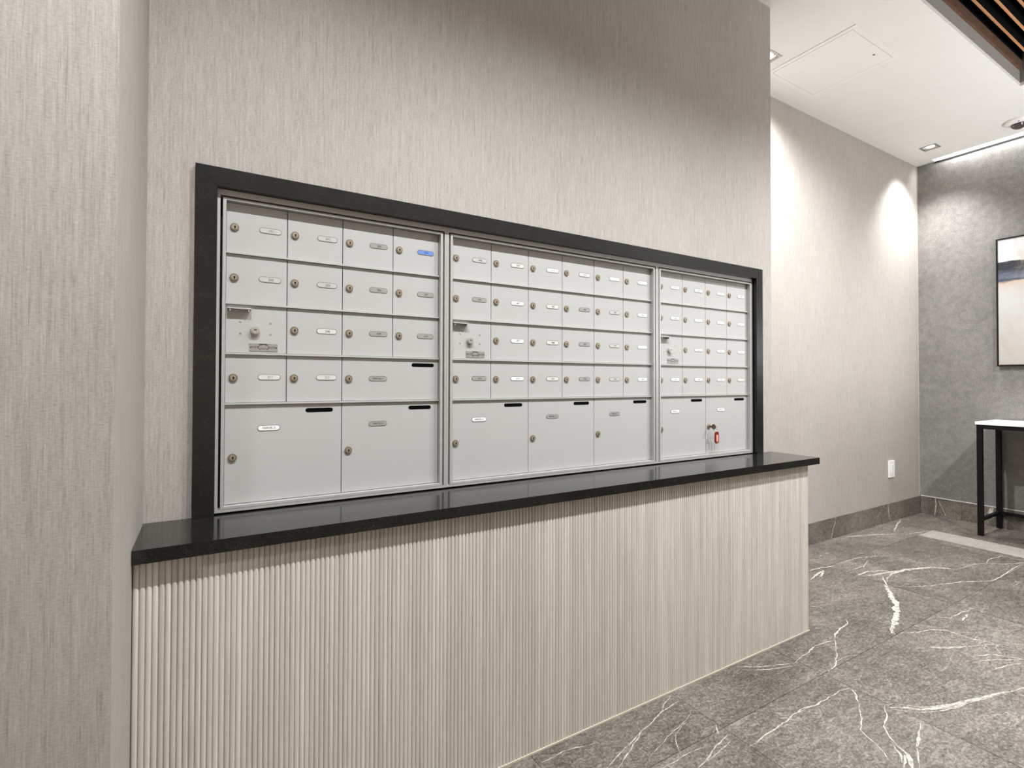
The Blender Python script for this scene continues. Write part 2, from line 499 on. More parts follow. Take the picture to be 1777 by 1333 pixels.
# calcite veins in the stone: ribbons of uneven width, flush with the face
VEINS = [
 (0.0074, [(3.102,-0.064),(3.021,-0.107),(2.981,-0.132),(2.923,-0.163)]),
 (0.0235, [(2.983,-0.124),(2.896,-0.183),(2.807,-0.233),(2.749,-0.271),(2.647,-0.309),(2.548,-0.341),(2.472,-0.363),(2.444,-0.384)]),
 (0.0165, [(3.163,-0.069),(3.307,-0.077),(3.429,-0.12),(3.505,-0.152),(3.558,-0.215)]),
 (0.0053, [(3.558,-0.215),(3.615,-0.23),(3.742,-0.236),(3.824,-0.268),(3.899,-0.324),(4.028,-0.376),(4.151,-0.412)]),
 (0.0043, [(3.027,-0.111),(3.103,-0.085),(3.186,-0.071),(3.302,-0.079)]),
 (0.0054, [(3.824,-0.272),(3.936,-0.253),(4.088,-0.273)]),
 (0.0062, [(3.001,-0.153),(3.07,-0.198),(3.168,-0.249),(3.285,-0.283),(3.37,-0.308),(3.513,-0.379),(3.635,-0.386),(3.863,-0.377),(4.022,-0.378)]),
 (0.0072, [(2.988,0.014),(3.101,0.016),(3.199,-0.029),(3.237,-0.062)]),
 (0.0079, [(3.026,-0.012),(3.144,-0.04),(3.3,-0.08)]),
 (0.0099, [(3.659,0.399),(3.793,0.359),(3.962,0.294),(4.054,0.256)]),
 (0.0087, [(4.074,0.279),(4.123,0.303),(4.311,0.36),(4.477,0.402)]),
 (0.0068, [(4.091,0.286),(4.083,0.215),(4.212,0.197),(4.376,0.154)]),
 (0.0066, [(2.843,0.175),(2.935,0.173),(3.055,0.152)]),
 (0.0039, [(3.055,0.152),(3.137,0.151),(3.307,0.15),(3.424,0.106),(3.543,0.049)]),
 (0.0044, [(3.027,0.078),(3.175,0.062),(3.296,0.094)]),
 (0.0109, [(2.726,0.107),(2.854,0.136),(2.92,0.141),(2.803,0.103)]),
 (0.0045, [(2.404,-0.066),(2.43,-0.09)]),
 (0.0047, [(1.88,-0.3),(1.968,-0.289),(2.068,-0.273),(2.124,-0.278),(2.175,-0.291)]),
 (0.0057, [(2.175,-0.291),(2.238,-0.261),(2.378,-0.24),(2.418,-0.215)]),
 (0.0049, [(2.175,-0.291),(2.087,-0.34),(2.02,-0.373),(1.979,-0.389),(1.925,-0.395)]),
 (0.0025, [(2.02,-0.373),(2.095,-0.377),(2.145,-0.394)]),
 (0.0049, [(2.47,-0.396),(2.541,-0.429),(2.605,-0.445),(2.663,-0.482),(2.663,-0.52),(2.664,-0.569),(2.69,-0.609),(2.677,-0.636),(2.705,-0.68)]),
 (0.0077, [(2.437,-0.504),(2.493,-0.543),(2.567,-0.579)]),
 (0.0036, [(2.567,-0.579),(2.655,-0.611),(2.688,-0.633)]),
 (0.0045, [(2.483,-0.613),(2.572,-0.647),(2.606,-0.681),(2.633,-0.723),(2.661,-0.755)]),
 (0.0039, [(2.446,-0.632),(2.529,-0.666),(2.593,-0.702),(2.63,-0.724)]),
 (0.0048, [(2.44,-0.687),(2.528,-0.706),(2.603,-0.731)]),
 (0.0034, [(1.882,-0.589),(1.916,-0.598),(1.94,-0.623),(1.964,-0.649),(2.01,-0.673),(2.069,-0.693),(2.149,-0.713)]),
 (0.0095, [(1.883,-0.604),(1.926,-0.629),(1.952,-0.653),(2.001,-0.676),(2.053,-0.698),(2.134,-0.718),(2.205,-0.735),(2.269,-0.749),(2.334,-0.767)]),
 (0.0036, [(2.334,-0.767),(2.39,-0.784),(2.458,-0.803)]),
 (0.0033, [(1.879,-0.606),(1.901,-0.632),(1.935,-0.66),(1.981,-0.683),(2.053,-0.707),(2.152,-0.725)]),
 (0.0043, [(1.611,-0.464),(1.651,-0.466),(1.692,-0.476),(1.769,-0.475),(1.839,-0.472),(1.883,-0.481)]),
 (0.0087, [(1.882,-0.494),(1.859,-0.516),(1.83,-0.535)]),
 (0.0038, [(1.836,-0.531),(1.796,-0.553),(1.737,-0.589),(1.69,-0.608),(1.67,-0.64),(1.652,-0.678),(1.622,-0.706),(1.612,-0.734)]),
 (0.004, [(1.882,-0.589),(1.829,-0.616),(1.768,-0.635),(1.724,-0.667),(1.704,-0.697)]),
 (0.011, [(1.71,-0.689),(1.699,-0.709),(1.691,-0.724),(1.665,-0.737),(1.641,-0.755)]),
 (0.0055, [(1.701,-0.689),(1.678,-0.711),(1.643,-0.729)]),
 (0.0054, [(1.684,-0.72),(1.654,-0.736),(1.623,-0.744)]),
 (0.0039, [(1.877,-0.683),(1.848,-0.695),(1.815,-0.702)]),
 (0.0076, [(1.831,-0.698),(1.779,-0.712),(1.747,-0.723)]),
 (0.0033, [(1.747,-0.723),(1.721,-0.737),(1.658,-0.765)]),
 (0.0059, [(2.769,-0.41),(2.815,-0.444),(2.909,-0.45),(2.991,-0.461)]),
 (0.0064, [(2.82,-0.447),(2.823,-0.477),(2.884,-0.478),(2.913,-0.467),(2.928,-0.475)]),
 (0.0051, [(1.131,-0.278),(1.246,-0.252),(1.338,-0.242)]),
 (0.0034, [(0.941,-0.339),(1.027,-0.314),(1.094,-0.292),(1.143,-0.273)]),
 (0.0034, [(0.957,-0.361),(1.026,-0.327),(1.085,-0.301),(1.14,-0.276)]),
 (0.0025, [(1.34,-0.204),(1.286,-0.225),(1.248,-0.25)]),
 (0.0033, [(0.804,-0.233),(0.885,-0.23),(0.986,-0.249)]),
 (0.0024, [(1.078,-0.364),(1.179,-0.336),(1.281,-0.314),(1.337,-0.29)]),
 (0.0023, [(1.152,-0.408),(1.181,-0.365),(1.208,-0.338),(1.276,-0.318)]),
 (0.0041, [(1.154,-0.46),(1.256,-0.438),(1.338,-0.416)]),
 (0.0029, [(1.139,-0.463),(1.237,-0.453),(1.336,-0.437)]),
 (0.0039, [(1.672,-0.209),(1.755,-0.258),(1.825,-0.282),(1.891,-0.309)]),
 (0.0033, [(1.673,-0.232),(1.755,-0.28),(1.866,-0.313)]),
 (0.0058, [(1.34,-0.372),(1.312,-0.401)]),
 (0.004, [(1.671,-0.472),(1.6,-0.466),(1.51,-0.473),(1.419,-0.479),(1.337,-0.483)]),
 (0.0026, [(1.067,-0.412),(1.167,-0.411),(1.233,-0.417)]),
]

rv = random.Random(3)
bm = B()
vz = [0.0001]
def vein(w, pts):
    vz[0] += 0.000004
    P = []
    for a, b in zip(pts[:-1], pts[1:]):
        a, b = Vector(a), Vector(b)
        n = max(2, int((b - a).length / 0.012))
        for k in range(n): P.append(a.lerp(b, k / n))
    P.append(Vector(pts[-1]))
    n = len(P)
    Ls, Rs = [], []
    wob = 0.0
    for i, p in enumerate(P):
        d = (P[min(i+1, n-1)] - P[max(i-1, 0)])
        if d.length < 1e-9: d = Vector((1, 0))
        d.normalize(); q = Vector((-d.y, d.x))
        wob = wob * 0.6 + rv.uniform(-1, 1) * min(0.004, w * 0.35 + 0.0006)
        end = min(1, 0.25 + 3.0 * min(i, n - 1 - i) / n)
        hw = w * 0.5 * end * rv.uniform(0.35, 1.3)
        c = p + q * wob
        Ls.append(bm.verts.new((c.x + q.x*hw, c.y + q.y*hw, vz[0])))
        Rs.append(bm.verts.new((c.x - q.x*hw, c.y - q.y*hw, vz[0])))
    for i in range(n - 1):
        bm.faces.new((Ls[i], Rs[i], Rs[i+1], Ls[i+1]))
for w, pts in VEINS:
    vein(w, pts)
    if w > 0.007:                          # broad veins are bundles of threads
        for _ in range(3):
            o = rv.uniform(-1, 1) * w * 0.8
            vein(w * 0.22, [(x + o*rv.uniform(0.4,1), y + o*rv.uniform(0.4,1)) for x, y in pts])
bm.normal_update()
for f in bm.faces:
    if f.normal.z < 0: f.normal_flip()
vo = obj('stone_vein', bm, calcite, floor, recalc=False)
vo['kind'] = 'stuff'

# stone baseboards, piece by piece
bbf = B(); box(bbf, (WR, YF - 0.0065, 0.0), (XB - 0.012, YF, 0.13)); bbf = struct('baseboard_far', bbf, grout)
for a, b in ((WR + 0.001, 2.46), (2.46, 3.003), (3.003, 3.555), (3.555, 4.106), (4.106, 4.658), (4.658, XB - 0.0125)):
    q = B(); box(q, (a + 0.0008, YF - 0.012, 0.0006), (b - 0.0008, YF - 0.006, 0.1345)); obj('tile', q, base_stone, bbf, bevel=0.0006)
bbr = B(); box(bbr, (XB - 0.0065, YB, 0.0), (XB, YF - 0.012, 0.13)); bbr = struct('baseboard_right', bbr, grout)
y = YF - 0.0125
for b in (YCUT, YCUT - TY, YCUT - 2*TY, YCUT - 3*TY, YCUT - 4*TY):
    q = B(); box(q, (XB - 0.012, b + 0.0008, 0.0006), (XB - 0.006, y - 0.0008, 0.1345)); obj('tile', q, base_stone, bbr, bevel=0.0006)
    y = b
bm = B()
def vein_v(axis, c, pts, w):
    # a vein on the face of a baseboard: pts are (along, z)
    n = len(pts)
    A = []
    for i, (s, z) in enumerate(pts):
        hw = w * 0.5 * rv.uniform(0.5, 1.2)
        if axis == 'y': A.append((bm.verts.new((s - hw, c, z)), bm.verts.new((s + hw, c, z))))
        else: A.append((bm.verts.new((c, s - hw, z)), bm.verts.new((c, s + hw, z))))
    for i in range(n - 1): bm.faces.new((A[i][0], A[i][1], A[i+1][1], A[i+1][0]))
yf = YF - 0.0122
vein_v('y', yf, [(3.60, 0.133), (3.59, 0.10), (3.565, 0.06), (3.545, 0.003)], 0.010)
vein_v('y', yf, [(4.32, 0.133), (4.326, 0.09), (4.335, 0.05), (4.352, 0.003)], 0.011)
vein_v('y', yf, [(2.80, 0.133), (2.84, 0.07), (2.86, 0.003)], 0.006)
vein_v('y', yf, [(3.72, 0.10), (3.69, 0.05), (3.70, 0.02)], 0.004)
vb = obj('stone_vein', bm, calcite, bbf, recalc=True); vb['kind'] = 'stuff'
bm = B(); box(bm, (XB - 0.004, YB, 0.1346), (XB, YF - 0.012, 0.1385)); struct('trim_5', bm, white_paint)
bm = B()
xf = XB - 0.0122
vein_v('x', xf, [(0.325, 0.133), (0.322, 0.08), (0.33, 0.003)], 0.008)
vein_v('x', xf, [(0.305, 0.115), (0.285, 0.07), (0.262, 0.01)], 0.005)
vein_v('x', xf, [(-0.005, 0.13), (0.005, 0.09), (-0.01, 0.06)], 0.022)
vb = obj('stone_vein', bm, calcite, bbr); vb['kind'] = 'stuff'

# ------------------------------------------------------------------ counter shelf and fluted panel
ZC, TH, YC, XE_ = 0.7113, 0.0266, -0.2125, 2.2207
bm = B()
box(bm, (XL + 0.0005, YC, ZC - TH), (XE_, 0.0, ZC))
sh = obj('counter_shelf', bm, counter_stone, bevel=0.0022)
tag(sh, 'long polished black stone shelf running under the mailboxes, on top of the fluted panel', 'counter')
PX0, PX1, PY = XL + 0.001, 2.1669, -0.1945
NF = 223
pitch = (PX1 - PX0) / NF
fp = thing('fluted_panel', 'pale limed oak fluted panel under the black shelf, floor to shelf', 'wall panel', (PX0, PY, 0))
zl, zh = 0.0065, ZC - TH - 0.0005
bm = B(); box(bm, (0, 0.0035, 0.0003), (PX1 - PX0, 0.19, zh)); obj('backing_board', bm, oak, fp)
bm = B(); box(bm, (0, -0.0025, 0.0003), (PX1 - PX0, 0.0033, 0.0055)); obj('base_strip', bm, simple('pale_sealant', srgb(196,186,170), 0.7), fp)['label'] = 'thin pale strip along the floor'
b = B()
prof = [(-pitch*0.49, 0.0034)] + [(pitch*0.46*math.sin(t), 0.0034 - 0.0036*math.cos(t)**0.8) for t in [math.radians(a) for a in (-80, -55, -28, 0, 28, 55, 80)]] + [(pitch*0.49, 0.0034)]
lo = [b.verts.new((x, y, zl)) for x, y in prof]; hi = [b.verts.new((x, y, zh)) for x, y in prof]
for i in range(len(prof) - 1):
    b.faces.new((lo[i], lo[i+1], hi[i+1], hi[i]))
b.faces.new(lo[::-1]); b.faces.new(hi); b.faces.new((lo[-1], lo[0], hi[0], hi[-1]))
flute = mesh('flute', b, oak, smooth=False)
for i in range(NF):
    link('flute', flute, fp, ((i + 0.5) * pitch, 0, 0))

# ------------------------------------------------------------------ black stone surround
FX1, FZ, FW = 2.1402, 1.5236, 0.0438
sr = thing('mailbox_surround', 'black honed stone surround framing the three mailbox banks on three sides', 'frame', (0, 0, ZC))
def surround(face, jamb, name):
    b = B()
    prism_y(b, [(x, z - ZC) for x, z in face], -0.014, -0.0004)
    prism_y(b, [(x, z - ZC) for x, z in jamb], -0.0004, 0.040)
    return obj(name, b, frame_stone, sr, bevel=0.0005)
g = 0.0003
surround([(0, ZC+0.0003), (FW, ZC+0.0003), (FW, FZ - FW - g), (0, FZ - g)],
         [(OX0+0.0005, ZC+0.0003), (FW, ZC+0.0003), (FW, FZ - FW - g), (OX0+0.0005, OZ1 - g - 0.001)], 'upright')
surround([(FX1 - FW, ZC+0.0003), (FX1, ZC+0.0003), (FX1, FZ - g), (FX1 - FW, FZ - FW - g)],
         [(FX1 - FW, ZC+0.0003), (OX1-0.0005, ZC+0.0003), (OX1-0.0005, OZ1 - g - 0.001), (FX1 - FW, FZ - FW - g)], 'upright')
surround([(FW + g, FZ - FW), (FX1 - FW - g, FZ - FW), (FX1 - g, FZ), (g, FZ)],
         [(FW + g, FZ - FW), (FX1 - FW - g, FZ - FW), (OX1 - 0.001, OZ1 - 0.0005), (OX0 + 0.001, OZ1 - 0.0005)], 'lintel')

# ------------------------------------------------------------------ mailbox banks
YD = 0.020                                  # face of the doors
ROWS = [1.4553, 1.3342, 1.2123, 1.0912, 0.9700, 0.7282]
ZB, ZT = 0.7150, 1.4790                     # outer trim, bottom and top
lock_bm = B()
disc_y(lock_bm, 0, 0, 0.0098, -0.0035, -0.0002, 24, 2, 0.0090)
disc_y(lock_bm, 0, 0, 0.0066, -0.0043, -0.0035, 20, 0, 0.0062)
disc_y(lock_bm, 0.0006, 0.0004, 0.0021, -0.0047, -0.0043, 10, 1)
box(lock_bm, (-0.0006, -0.0047, -0.0040), (0.0018, -0.0043, 0.0), 1)
lock_me = mesh('lock', lock_bm, [lock_metal, keyhole_black, lock_rim])
post_bm = B()
disc_y(post_bm, 0, 0, 0.0104, -0.0085, -0.0002, 24, 0, 0.0098)
disc_y(post_bm, 0, 0, 0.0078, -0.0098, -0.0085, 20, 0, 0.0074)
box(post_bm, (-0.0034, -0.0102, 0.0006), (0.0034, -0.0098, 0.0026), 1)
post_me = mesh('master_lock', post_bm, [lock_steel, keyhole_black])
b = B(); disc_y(b, 0, 0, 0.0024, -0.0012, -0.0002, 10, 0, 0.0018); screw_me = mesh('screw', b, lock_steel)
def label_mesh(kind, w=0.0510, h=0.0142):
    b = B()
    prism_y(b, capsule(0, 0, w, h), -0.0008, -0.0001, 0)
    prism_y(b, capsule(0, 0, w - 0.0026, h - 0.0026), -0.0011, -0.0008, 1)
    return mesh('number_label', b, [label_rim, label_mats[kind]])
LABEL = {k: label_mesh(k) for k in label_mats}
b = B(); prism_y(b, capsule(0, 0, 0.0680, 0.0108), -0.0004, -0.0001, 0); slot_me = mesh('slot', b, slot_black)

def add_door(unit, x0, x1, z0, z1, ux):
    """a door leaf as a child of its bank; its own origin is its lower left front corner"""
    b = B()
    box(b, (0.0010, 0, 0.0008), (x1 - x0 - 0.0010, 0.004, z1 - z0 - 0.0008))
    return obj('door', b, door_paint, unit, bevel=0.0004, loc=(x0 - ux, YD, z0 - ZC))

def fit(door, name, me, x, z, y=0.0):
    return link(name, me, door, (x, y, z))

def bank(name, label, x0, x1, cols, cells, parcels, pc):
    ux = (x0 + x1) / 2
    u = thing(name, label, 'mailbox', (ux, 0, ZC), 'mailbox banks in the black surround')
    L = lambda bm_, n, mt, bv=0: obj(n, bm_, mt, u, bevel=bv)
    def ring(b, ax0, ax1, az0, az1, w, y0, y1, wt=None, wb=None):
        wt = wt or w; wb = wb or w
        P = [((ax0, az0), (ax1, az0), (ax1 - w, az0 + wb), (ax0 + w, az0 + wb)),
             ((ax1, az0), (ax1, az1), (ax1 - w, az1 - wt), (ax1 - w, az0 + wb)),
             ((ax1, az1), (ax0, az1), (ax0 + w, az1 - wt), (ax1 - w, az1 - wt)),
             ((ax0, az1), (ax0, az0), (ax0 + w, az0 + wb), (ax0 + w, az1 - wt))]
        for p in P: prism_y(b, [(a - ux, c - ZC) for a, c in p], y0, y1)
    b = B(); ring(b, x0 + 0.0003, x1 - 0.0003, ZB, ZT, 0.0064, 0.0035, 0.030, 0.0138, 0.0062); L(b, 'outer_trim', alu)
    fx0, fx1 = cols[0] - 0.0074, cols[-1] + 0.0074
    b = B(); ring(b, fx0, fx1, ROWS[-1] - 0.0062, ROWS[0] + 0.0055, 0.0072, 0.0035, 0.026, 0.0053, 0.0060); L(b, 'door_frame', alu)
    b = B(); box(b, (x0 + 0.001 - ux, 0.0305, ZB - ZC + 0.001), (x1 - 0.001 - ux, 0.36, ZT - ZC - 0.002)); L(b, 'cabinet_body', dark_gap)
    for z in ROWS[1:-1]:
        b = B(); box(b, (cols[0] + 0.0003 - ux, 0.0145, z - 0.0022 - ZC), (cols[-1] - 0.0003 - ux, 0.026, z + 0.0022 - ZC))
        L(b, 'row_divider', alu if False else door_paint, 0.0006)
    for (r, c, num, kind) in cells:
        z1, z0 = ROWS[r] - (0.0022 if r else 0), ROWS[r+1] + 0.0022
        if num == 'POST':
            d = add_door(u, cols[c], cols[c+1], z0, z1, ux)
            d['label'] = 'postal access door with hooded slot, large lock and engraved plate'
            zz = z0 - 1.0932
            b = B()
            box(b, (0.0035, -0.0150, 0.1060 + zz), (0.0550, -0.0002, 0.1076 + zz))
            box(b, (0.0035, -0.0150, 0.1045 + zz), (0.0550, -0.0138, 0.1060 + zz))
            box(b, (0.0080, -0.0138, 0.0990 + zz), (0.0105, -0.0002, 0.1060 + zz))
            box(b, (0.0480, -0.0138, 0.0990 + zz), (0.0505, -0.0002, 0.1060 + zz))
            obj('pull_hood', b, door_paint, d, bevel=0.0003)
            fit(d, 'master_lock', post_me, 0.0640, 0.0545 + zz)
            for sx in (0.0325, 0.0985):
                for sz in (0.0475, 0.0755): fit(d, 'screw', screw_me, sx, sz + zz)
            b = B(); box(b, (0.0515, -0.0012, 0.0045 + zz), (0.1150, -0.0002, 0.0235 + zz))
            # wing-shaped emblem lines and end arrows of the plate
            yy0, yy1 = -0.0016, -0.0012
            cx, cz = 0.0832, 0.0140 + zz
            def arc(r1, r2, a0, a1, sxx):
                n = 8
                for i in range(n):
                    t0 = math.radians(a0 + (a1-a0)*i/n); t1 = math.radians(a0 + (a1-a0)*(i+1)/n)
                    q = [(cx + sxx*r2*math.cos(t0), cz + r2*0.62*math.sin(t0)), (cx + sxx*r2*math.cos(t1), cz + r2*0.62*math.sin(t1)),
                         (cx + sxx*r1*math.cos(t1), cz + r1*0.62*math.sin(t1)), (cx + sxx*r1*math.cos(t0), cz + r1*0.62*math.sin(t0))]
                    prism_y(b, q if sxx > 0 else q[::-1], yy0, yy1, 1)
            arc(0.0112, 0.0124, -55, 75, -1); arc(0.0112, 0.0124, -55, 75, 1)
            prism_y(b, [(cx - 0.011, cz + 0.0075), (cx + 0.0105, cz + 0.0075), (cx + 0.006, cz + 0.0090), (cx - 0.010, cz + 0.0090)], yy0, yy1, 1)
            prism_y(b, [(0.0530, cz - 0.0012), (0.0560, cz - 0.0012), (0.0545, cz + 0.0022)], yy0, yy1, 1)
            prism_y(b, [(0.1105, cz + 0.0012), (0.1120, cz - 0.0022), (0.1135, cz + 0.0012)], yy0, yy1, 1)
            obj('post_plate', b, [plate_metal, ink], d)
            fit(d, 'plate_lettering', text_mesh('POST', 0.0066, ink), 0.0635, cz, -0.0014)
            fit(d, 'plate_lettering', text_mesh('CANADA', 0.0046, ink), 0.0832, cz - 0.0030, -0.0014)
            fit(d, 'plate_lettering', text_mesh('POSTES', 0.0056, ink), 0.1030, cz, -0.0014)
            continue
        d = add_door(u, cols[c], cols[c+1], z0, z1, ux)
        fit(d, 'lock', lock_me, 0.0178, 0.0605)
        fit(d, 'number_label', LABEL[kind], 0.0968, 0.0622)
        if num:
            fit(d, 'number', text_mesh(num, 0.0082, ink_blue if kind == 'b' else ink), 0.0985, 0.0620, -0.0014)
    for i, (a, c, r, num, kind) in enumerate(parcels):
        z1, z0 = ROWS[r] - 0.0022, ROWS[r+1] + (0.0022 if r < 4 else 0.0004)
        d = add_door(u, a, c, z0, z1, ux)
        d['label'] = 'wide parcel door with a black slot'
        lz = (0.0595 if r < 4 else 0.8405 - z0)
        fit(d, 'lock', lock_me, 0.0178, lz)
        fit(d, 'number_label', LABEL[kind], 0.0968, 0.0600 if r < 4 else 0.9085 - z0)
        fit(d, 'number', text_mesh(num, 0.0068, ink), 0.0968, (0.0600 if r < 4 else 0.9085 - z0), -0.0014)
        fit(d, 'slot', slot_me, (c - a) - (0.0475 if r < 4 else 0.0565), (1.0717 if r < 4 else 0.9500) - z0)
    return u

U1 = [.0635, .1995, .3359, .4735, .6109]
U2 = [.6496, .7875, .9260, 1.0631, 1.2026, 1.3414, 1.4815]
U3 = [1.5203, 1.6588, 1.7990, 1.9355, 2.0751]
def rows(nums, kinds, start=0):
    out = []
    for r, (nr, kr) in enumerate(zip(nums, kinds)):
        for c, (n_, k_) in enumerate(zip(nr, kr)): out.append((r, c, n_, k_))
    return out
bank('mailbox_bank', 'left mailbox bank four doors wide, with a blue name tag in its top row', 0.0442, 0.6302, U1,
     rows([['101','201','202','204'], ['203','205','206','207'], ['POST','208','209','210'], ['211','213']],
          ['llgb', 'llgg', 'ddgg', 'dd']),
     [(U1[2], U1[4], 3, 'PARCEL 1', 'g'), (U1[0], U1[2], 4, 'PARCEL 2', 'w'), (U1[2], U1[4], 4, 'PARCEL 3', 'g')], None)
bank('mailbox_bank', 'middle mailbox bank, the widest, six doors wide with three parcel doors below', 0.6302, 1.5009, U2,
     rows([['308','309','310','311','312','313'], ['401','402','403','404','405','406'], ['POST','407','408','409','410','411'], ['412','413','501','502','503','504']],
          ['ldwdww', 'gwdglw', 'dwdglw', 'gwdglw']),
     [(U2[0], U2[2], 4, 'PARCEL 4', 'w'), (U2[2], U2[4], 4, 'PARCEL 5', 'g'), (U2[4], U2[6], 4, 'PARCEL 6', 'g')], None)
bank('mailbox_bank', 'right mailbox bank four doors wide, with a key and red fob in a parcel door', 1.5009, 2.0905, U3,
     rows([['505','506','507','508'], ['509','510','511','512'], ['POST','601','602','603'], ['604','605','606','']],
          ['wwww', 'wwww', 'wwww', 'wwwd']),
     [(U3[0], U3[2], 4, 'PARCEL 7', 'w'), (U3[2], U3[4], 4, 'PARCEL 8', 'w')], None)

# key left in the second parcel lock of the right bank
kx, kz = U3[2] + 0.0178, 0.8405
kt = thing('key', 'key left in a parcel door lock with a red fob hanging from it', 'key', (kx, YD - 0.0048, kz))
b = B()
box(b, (-0.0010, -0.012, -0.0035), (0.0010, -0.0002, 0.0035))
disc = [(0.011*math.cos(2*math.pi*i/16), -0.020 + 0.010*math.sin(2*math.pi*i/16)) for i in range(16)]
va = [b.verts.new((-0.001, y_, z_)) for z_, y_ in disc]; vb_ = [b.verts.new((0.001, y_, z_)) for z_, y_ in disc]
b.faces.new(va); b.faces.new(vb_[::-1])
for i in range(16): b.faces.new((va[i], va[(i+1) % 16], vb_[(i+1) % 16], vb_[i]))
obj('key_blade', b, simple('brown_brass', srgb(112,92,78), 0.35, 0.8), kt, bevel=0.0003)
b = B()
tube(b, [(0.010 + 0.011*math.cos(2*math.pi*i/18), -0.020, -0.009 + 0.012*math.sin(2*math.pi*i/18)) for i in range(18)], 0.0010, 6, closed=True)
obj('key_ring', b, lock_steel, kt, smooth=True)
fob = B(); prism_y(fob, capsule(0, 0, 0.050, 0.0225), -0.0235, -0.0185)
for v in fob.verts: v.co = Vector((v.co.z + 0.018, v.co.y, -v.co.x - 0.045))
fo = obj('fob', fob, red_plastic, kt, bevel=0.0012)
b = B(); box(b, (0.0118, -0.0241, -0.060), (0.0242, -0.0237, -0.033)); obj('paper_insert', b, tag_paper, fo)
b = B(); disc_y(b, 0.018, -0.0645, 0.0022, -0.0241, -0.0237, 12); obj('rivet', b, tag_paper, fo)

# ------------------------------------------------------------------ ceiling fittings
def downlight(cx, cy, label):
    t = thing('downlight', label, 'ceiling light', (cx, cy, H), 'recessed ceiling downlights')
    s, i = 0.0495, 0.037
    b = B()
    def ringz(o, n_, z0, z1, zi):
        P = [(-1,-1),(1,-1),(1,1),(-1,1)]
        A = [b.verts.new((x*o, y_*o, z0)) for x, y_ in P]; Bv = [b.verts.new((x*n_, y_*n_, z0)) for x, y_ in P]
        C = [b.verts.new((x*n_*0.8, y_*n_*0.8, zi)) for x, y_ in P]
        D = [b.verts.new((x*o, y_*o, z1)) for x, y_ in P]
        for k in range(4):
            j = (k+1) % 4
            b.faces.new((A[k], A[j], Bv[j], Bv[k])); b.faces.new((Bv[k], Bv[j], C[j], C[k])); b.faces.new((A[k], D[k], D[j], A[j]))
        b.faces.new((C[0], C[1], C[2], C[3]))
    ringz(s, i, -0.002, 0.018, 0.012)
    obj('trim_ring', b, nickel_trim, t)
    b = B(); bmesh.ops.create_cone(b, cap_ends=True, segments=24, radius1=0.026, radius2=0.026, depth=0.004)
    for v in b.verts: v.co.z += 0.006
    obj('lens', b, lit_lens, t)['label'] = 'bright lit round lens'
    return t
downlight(4.545, 0.229, 'lit square downlight near the corner with the dark wall')
downlight(2.561, 0.222, 'lit square downlight half hidden behind the mailbox wall edge')

ap = thing('access_panel', 'white square access panel flush in the white ceiling', 'access panel', (2.907, 0.081, H))
b = B()
o_, w_ = 0.2295, 0.024
for a in ((-o_, -o_, o_, -o_ + w_), (-o_, o_ - w_, o_, o_), (-o_, -o_ + w_, -o_ + w_, o_ - w_), (o_ - w_, -o_ + w_, o_, o_ - w_)):
    box(b, (a[0], a[1], -0.0035), (a[2], a[3], -0.0003))
obj('frame', b, white_paint, ap, bevel=0.0005)
i_ = o_ - w_ - 0.0022
b = B(); box(b, (-i_, -i_, -0.0040), (i_, i_, -0.0003)); obj('panel', b, white_paint, ap, bevel=0.0005)
b = B(); box(b, (-o_ + w_, -o_ + w_, -0.0008), (o_ - w_, o_ - w_, -0.0002)); obj('shadow_gap', b, simple('panel_gap', srgb(150,148,145), 0.8), ap)
b = B(); bmesh.ops.create_cone(b, cap_ends=True, segments=14, radius1=0.006, radius2=0.006, depth=0.002)
for v in b.verts: v.co += Vector((0.095, -0.165, -0.0048))
obj('latch', b, simple('latch_grey', srgb(120,118,115), 0.5), ap)

sc = thing('security_camera', 'small white dome camera with dark lens on the ceiling', 'camera', (4.570, -0.240, H))
def lathe(b, prof, n=28, mi=0):
    rings = [[b.verts.new((r*math.cos(2*math.pi*k/n), r*math.sin(2*math.pi*k/n), z)) for k in range(n)] for r, z in prof]
    for A, Bv in zip(rings[:-1], rings[1:]):
        for k in range(n): b.faces.new((A[k], A[(k+1) % n], Bv[(k+1) % n], Bv[k])).material_index = mi
    b.faces.new(rings[0]); b.faces.new(rings[-1][::-1])
b = B(); lathe(b, [(0.066, -0.0005), (0.068, -0.004), (0.068, -0.014), (0.060, -0.021), (0.044, -0.027)]); obj('base', b, white_paint, sc, smooth=True)
b = B(); lathe(b, [(0.042, -0.0272)] + [(0.040*math.cos(t), -0.0275 - 0.029*math.sin(t)) for t in [R(a) for a in (5, 20, 35, 50, 65, 80)]]); obj('dome', b, smoked, sc, smooth=True)['label'] = 'dark smoked dome'
b = B(); disc_y(b, 0, 0, 0.004, -0.001, 0.001, 10)
for v in b.verts: v.co = Vector((v.co.x - 0.052, v.co.z - 0.012, v.co.y - 0.0235))
obj('screw', b, black_metal, sc)

